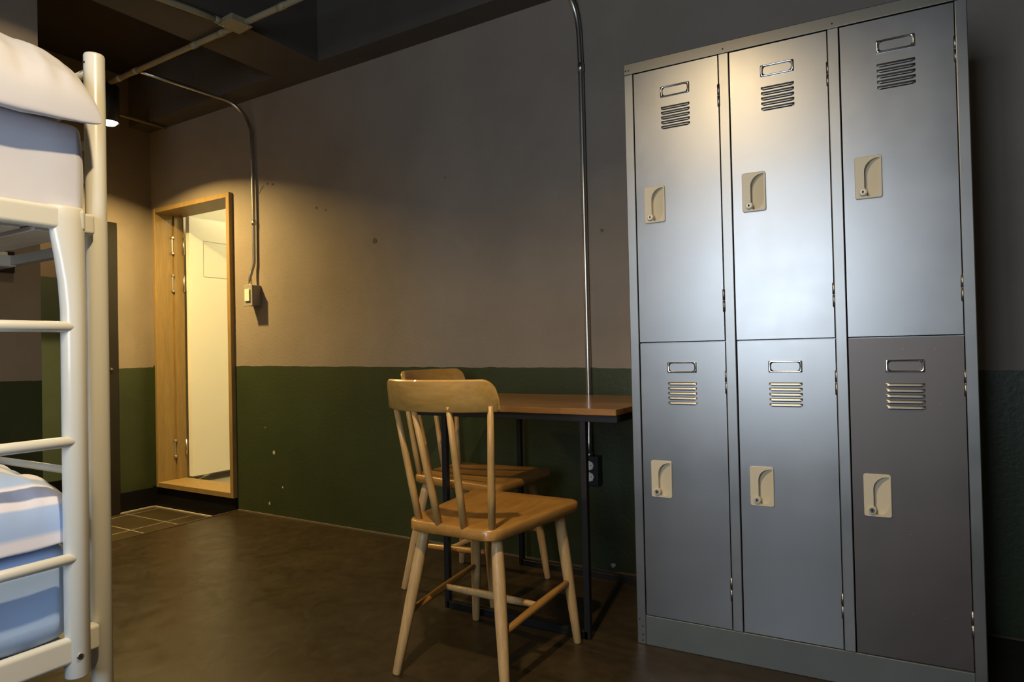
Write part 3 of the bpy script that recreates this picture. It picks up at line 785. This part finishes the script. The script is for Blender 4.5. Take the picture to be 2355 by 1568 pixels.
# ------------------------------------------------------------------ bunk bed
BB = thing('bunk_bed', 'cream metal bunk bed with ladder rungs at the left edge', 'bed', (0.36, -2.70, 0))
bo = Vector((0.36, -2.70, 0))
def bpart(b, name, m_, **kw):
    bmesh.ops.translate(b.bm, vec=-bo, verts=b.bm.verts); return b.build(name, m_, BB, **kw)
XN, XF, YH, YT = 0.805, -0.095, -1.715, -3.70
for x in (XN, XF):
    for y in (YH, YT):
        b = MB().tube([(x, y, 0.0), (x, y, 0.002), (x, y, 1.607), (x, y, 1.611), (x, y, 1.613)], [0.0205, 0.0216, 0.0216, 0.0200, 0.0150], 24)
        b.mi = 1
        if y == YH: b.tube([(x-0.008*0, y-0.0212, 1.588), (x, y-0.0222, 1.588)], 0.003, 10)
        bpart(b, 'post', [M['cream'], M['dark']])
for y in (YH, YT):
    for z in (1.578, 1.412, 1.335, 0.652, 0.575):
        r_ = 0.0095
        bpart(MB().tube([(XF, y, z), (XN, y, z)], r_, 12), 'end_bar', M['cream'])
for y in (YH, YT):
    for z in (1.162, 0.262):
        bpart(MB().box(XF, XN, y-0.012, y+0.012, z, z+0.025, 0.003, 2), 'end_plate', M['grey_box'])  # grey instead of cream: shade under the deck put into the colour
for x0, x1 in ((0.845, 0.867), (XF-0.055, XF-0.020)):
    for z0, z1 in ((1.190, 1.240), (0.274, 0.332)):
        bpart(MB().box(x0, x1, YT-0.02, -1.765, z0, z1, 0.010, 7), 'side_rail', M['cream'])
        # end bracket hooking the rail on to the post
        xa, xb = (0.806, 0.838) if x0 > 0 else (XF-0.030, XF)
        bpart(MB().box(xa, xb, -1.768, -1.733, z0+0.002, z1-0.002, 0.007, 5), 'bracket', M['cream'])
# ladder: upright flaring into the upper rail, rungs, lower end with bolt
def upright(yc):
    b = MB(); loops = []
    for z, w_, sh, th in ((0.243, 0.0225, 0, 0.0225), (0.246, 0.0238, 0, 0.0238), (0.95, 0.0238, 0, 0.0238), (1.02, 0.0240, 0, 0.0236), (1.08, 0.0258, -0.0022, 0.0230),
                          (1.13, 0.0290, -0.0055, 0.0222), (1.18, 0.0330, -0.0095, 0.0208), (1.215, 0.0355, -0.012, 0.0196), (1.236, 0.0365, -0.013, 0.0180), (1.2415, 0.0350, -0.013, 0.0155)):
        loops.append([(0.852+th*math.cos(2*math.pi*k/24), yc+sh+w_*math.sin(2*math.pi*k/24), z) for k in range(24)])
    b.loft(loops)
    o = bpart(b, 'ladder_upright', M['cream'])
    c = MB().tube([(0.873, yc-0.006, 0.290), (0.8772, yc-0.006, 0.290)], 0.0062, 14)
    c.mi = 1; c.tube([(0.8768, yc-0.006, 0.290), (0.8774, yc-0.006, 0.290)], 0.0032, 6)
    bmesh.ops.translate(c.bm, vec=-bo, verts=c.bm.verts)
    c.build('bolt', [M['chrome'], M['dark']], o)
upright(-1.788); upright(-2.200)
for z in (0.985, 0.742, 0.496):
    bpart(MB().tube([(0.862, -2.205, z), (0.862, -1.782, z), (0.862, -1.777, z)], [0.0118, 0.0118, 0.0095], 16), 'rung', M['cream'])
# bed bases
for zb in (1.172, 0.276):
    for k in range(17):
        y1 = -1.760-0.1135*k
        bpart(MB().box(XF+0.01, 0.826, y1-0.090, y1, zb+0.016, zb+0.028, 0.002, 1), 'slat', M['plank'])
    bpart(MB().box(XF+0.04, XF+0.07, YT, YH, zb-0.012, zb+0.0155), 'base_bearer', M['cream'])
    bpart(MB().box(0.38, 0.41, YT, YH, zb-0.012, zb+0.0155), 'base_bearer', M['cream'])

def wrinkle(p, amp, fr, seed):
    return amp*(mnoise.noise(Vector(p)*fr+Vector((seed, seed*2, 3.3))) + 0.5*mnoise.noise(Vector(p)*fr*2.3+Vector((seed*3, 1, seed))))
def soft_block(name, x0, x1, y0, y1, z0, z1, r, m_, label, cat, seed, fold=0.004):
    nx, ny, nz = 26, 44, 10
    t = bmesh.new(); bmesh.ops.create_cube(t, size=1.0)
    bmesh.ops.scale(t, vec=(x1-x0, y1-y0, z1-z0), verts=t.verts)
    bmesh.ops.bevel(t, geom=list(t.edges), offset=r, segments=4, profile=0.5, affect='EDGES')
    bmesh.ops.subdivide_edges(t, edges=[e for e in t.edges if e.calc_length() > 0.07], cuts=36, use_grid_fill=True)
    bmesh.ops.triangulate(t, faces=[f for f in t.faces if len(f.verts) > 4])
    bmesh.ops.recalc_face_normals(t, faces=t.faces)
    c = Vector(((x0+x1)/2, (y0+y1)/2, z0))
    t.normal_update()
    for v in t.verts:
        q = v.co.copy()
        # vertical creases on the sides, broad dents on the top
        a = wrinkle((q.x*1.0, q.y*1.0, q.z*0.5), fold, 9.0, seed)
        if abs(v.normal.z) < 0.6:
            s = q.y*22+q.z*16; a += fold*0.9*math.sin(s+2*mnoise.noise(q*4))*max(0, mnoise.noise(q*3+Vector((seed, 0, 0)))+0.25)
        v.co += v.normal*a
        v.co.z = max(v.co.z, -(z1-z0)/2+0.0)
    bmesh.ops.translate(t, vec=(0, 0, (z1-z0)/2), verts=t.verts)
    b = MB(); b.add(t, True)
    o = b.build(name, m_); o.location = c
    return tag(o, label, cat)
soft_block('mattress', XF+0.012, 0.842, -3.66, -1.754, 1.2005, 1.432, 0.022, M['sheet_white'], 'thick mattress in a white sheet on the upper bunk', 'mattress', 1.7, 0.005)
soft_block('mattress', XF+0.012, 0.816, -3.66, -1.765, 0.3045, 0.520, 0.050, M['sheet_blue'], 'mattress in a light blue sheet on the lower bunk', 'mattress', 5.1, 0.0055)

def pillow(name, cx_, cy_, zb, lx, ly, up_h, low_h, m_, label, seed, rz=0.0, droop=0.0, u0=0.6):
    """stuffed cushion: rounded plan outline, full section that turns in to a seam"""
    n = 110; b = MB(); bm = b.bm
    def hgt(u, v, e): return max(0.0, (1-abs(u)**2.8))**e*max(0.0, (1-abs(v)**2.8))**e
    def pos(u, v, s):
        # map the square on to a plan with rounded corners
        k = 1-0.035*(abs(u)*abs(v))**3
        px = u*k*lx/2*(1-0.03*(1-v*v)*abs(u)); py = v*k*ly/2*(1-0.03*(1-u*u)*abs(v))
        h_ = hgt(u, v, 0.27 if s > 0 else 0.30)
        soft = math.exp(-((h_-0.62)/0.28)**2)
        cr = wrinkle((px*1.3, py*1.3, s), 0.016, 6.5, seed)*min(1, h_*1.6)
        an = math.atan2(py/ly, px/lx)
        cr += 0.008*soft*math.sin(an*19+4*mnoise.noise(Vector((px*6, py*6, seed))))*(0.4+0.6*mnoise.noise(Vector((px*4+seed, py*4, 1.0)))+0.3)
        qv = Vector((px, py, seed))
        cr += soft*(0.011*abs(u)**2*mnoise.noise(Vector((py*26, px*6, seed))) + 0.011*abs(v)**2*mnoise.noise(Vector((px*26, py*6, seed+3))) + 0.004*mnoise.noise(qv*40))
        z = (up_h*h_+cr) if s > 0 else (-low_h*h_ + cr*0.2)
        z -= droop*(max(0, u-u0)/(1-u0))**1.4
        return (px, py, z)
    g0 = [math.sin(math.pi/2*(-1+2*i/n)) for i in range(n+1)]
    top = [[bm.verts.new(pos(g0[i], g0[j], 1)) for j in range(n+1)] for i in range(n+1)]
    bot = [[(top[i][j] if i in (0, n) or j in (0, n) else bm.verts.new(pos(g0[i], g0[j], -1))) for j in range(n+1)] for i in range(n+1)]
    for i in range(n):
        for j in range(n):
            for g, fl in ((top, 0), (bot, 1)):
                q = [g[i][j], g[i+1][j], g[i+1][j+1], g[i][j+1]]
                f = bm.faces.new(q if not fl else q[::-1]); f.smooth = True
    o = b.build(name, m_, recalc=False)
    o.location = (cx_, cy_, zb+low_h); o.rotation_euler = (0, 0, rz)
    return tag(o, label, 'pillow')
pillow('pillow', 0.652, -2.104, 1.434, 0.515, 0.735, 0.124, 0.052, M['sheet_white'], 'plump white pillow overhanging the edge of the upper bunk', 2.0, droop=0.058, u0=0.60)
pillow('pillow', 0.590, -2.112, 0.521, 0.49, 0.72, 0.152, 0.032, M['stripe'], 'blue and white striped pillow on the lower bunk', 4.0, droop=0.022, u0=0.7)
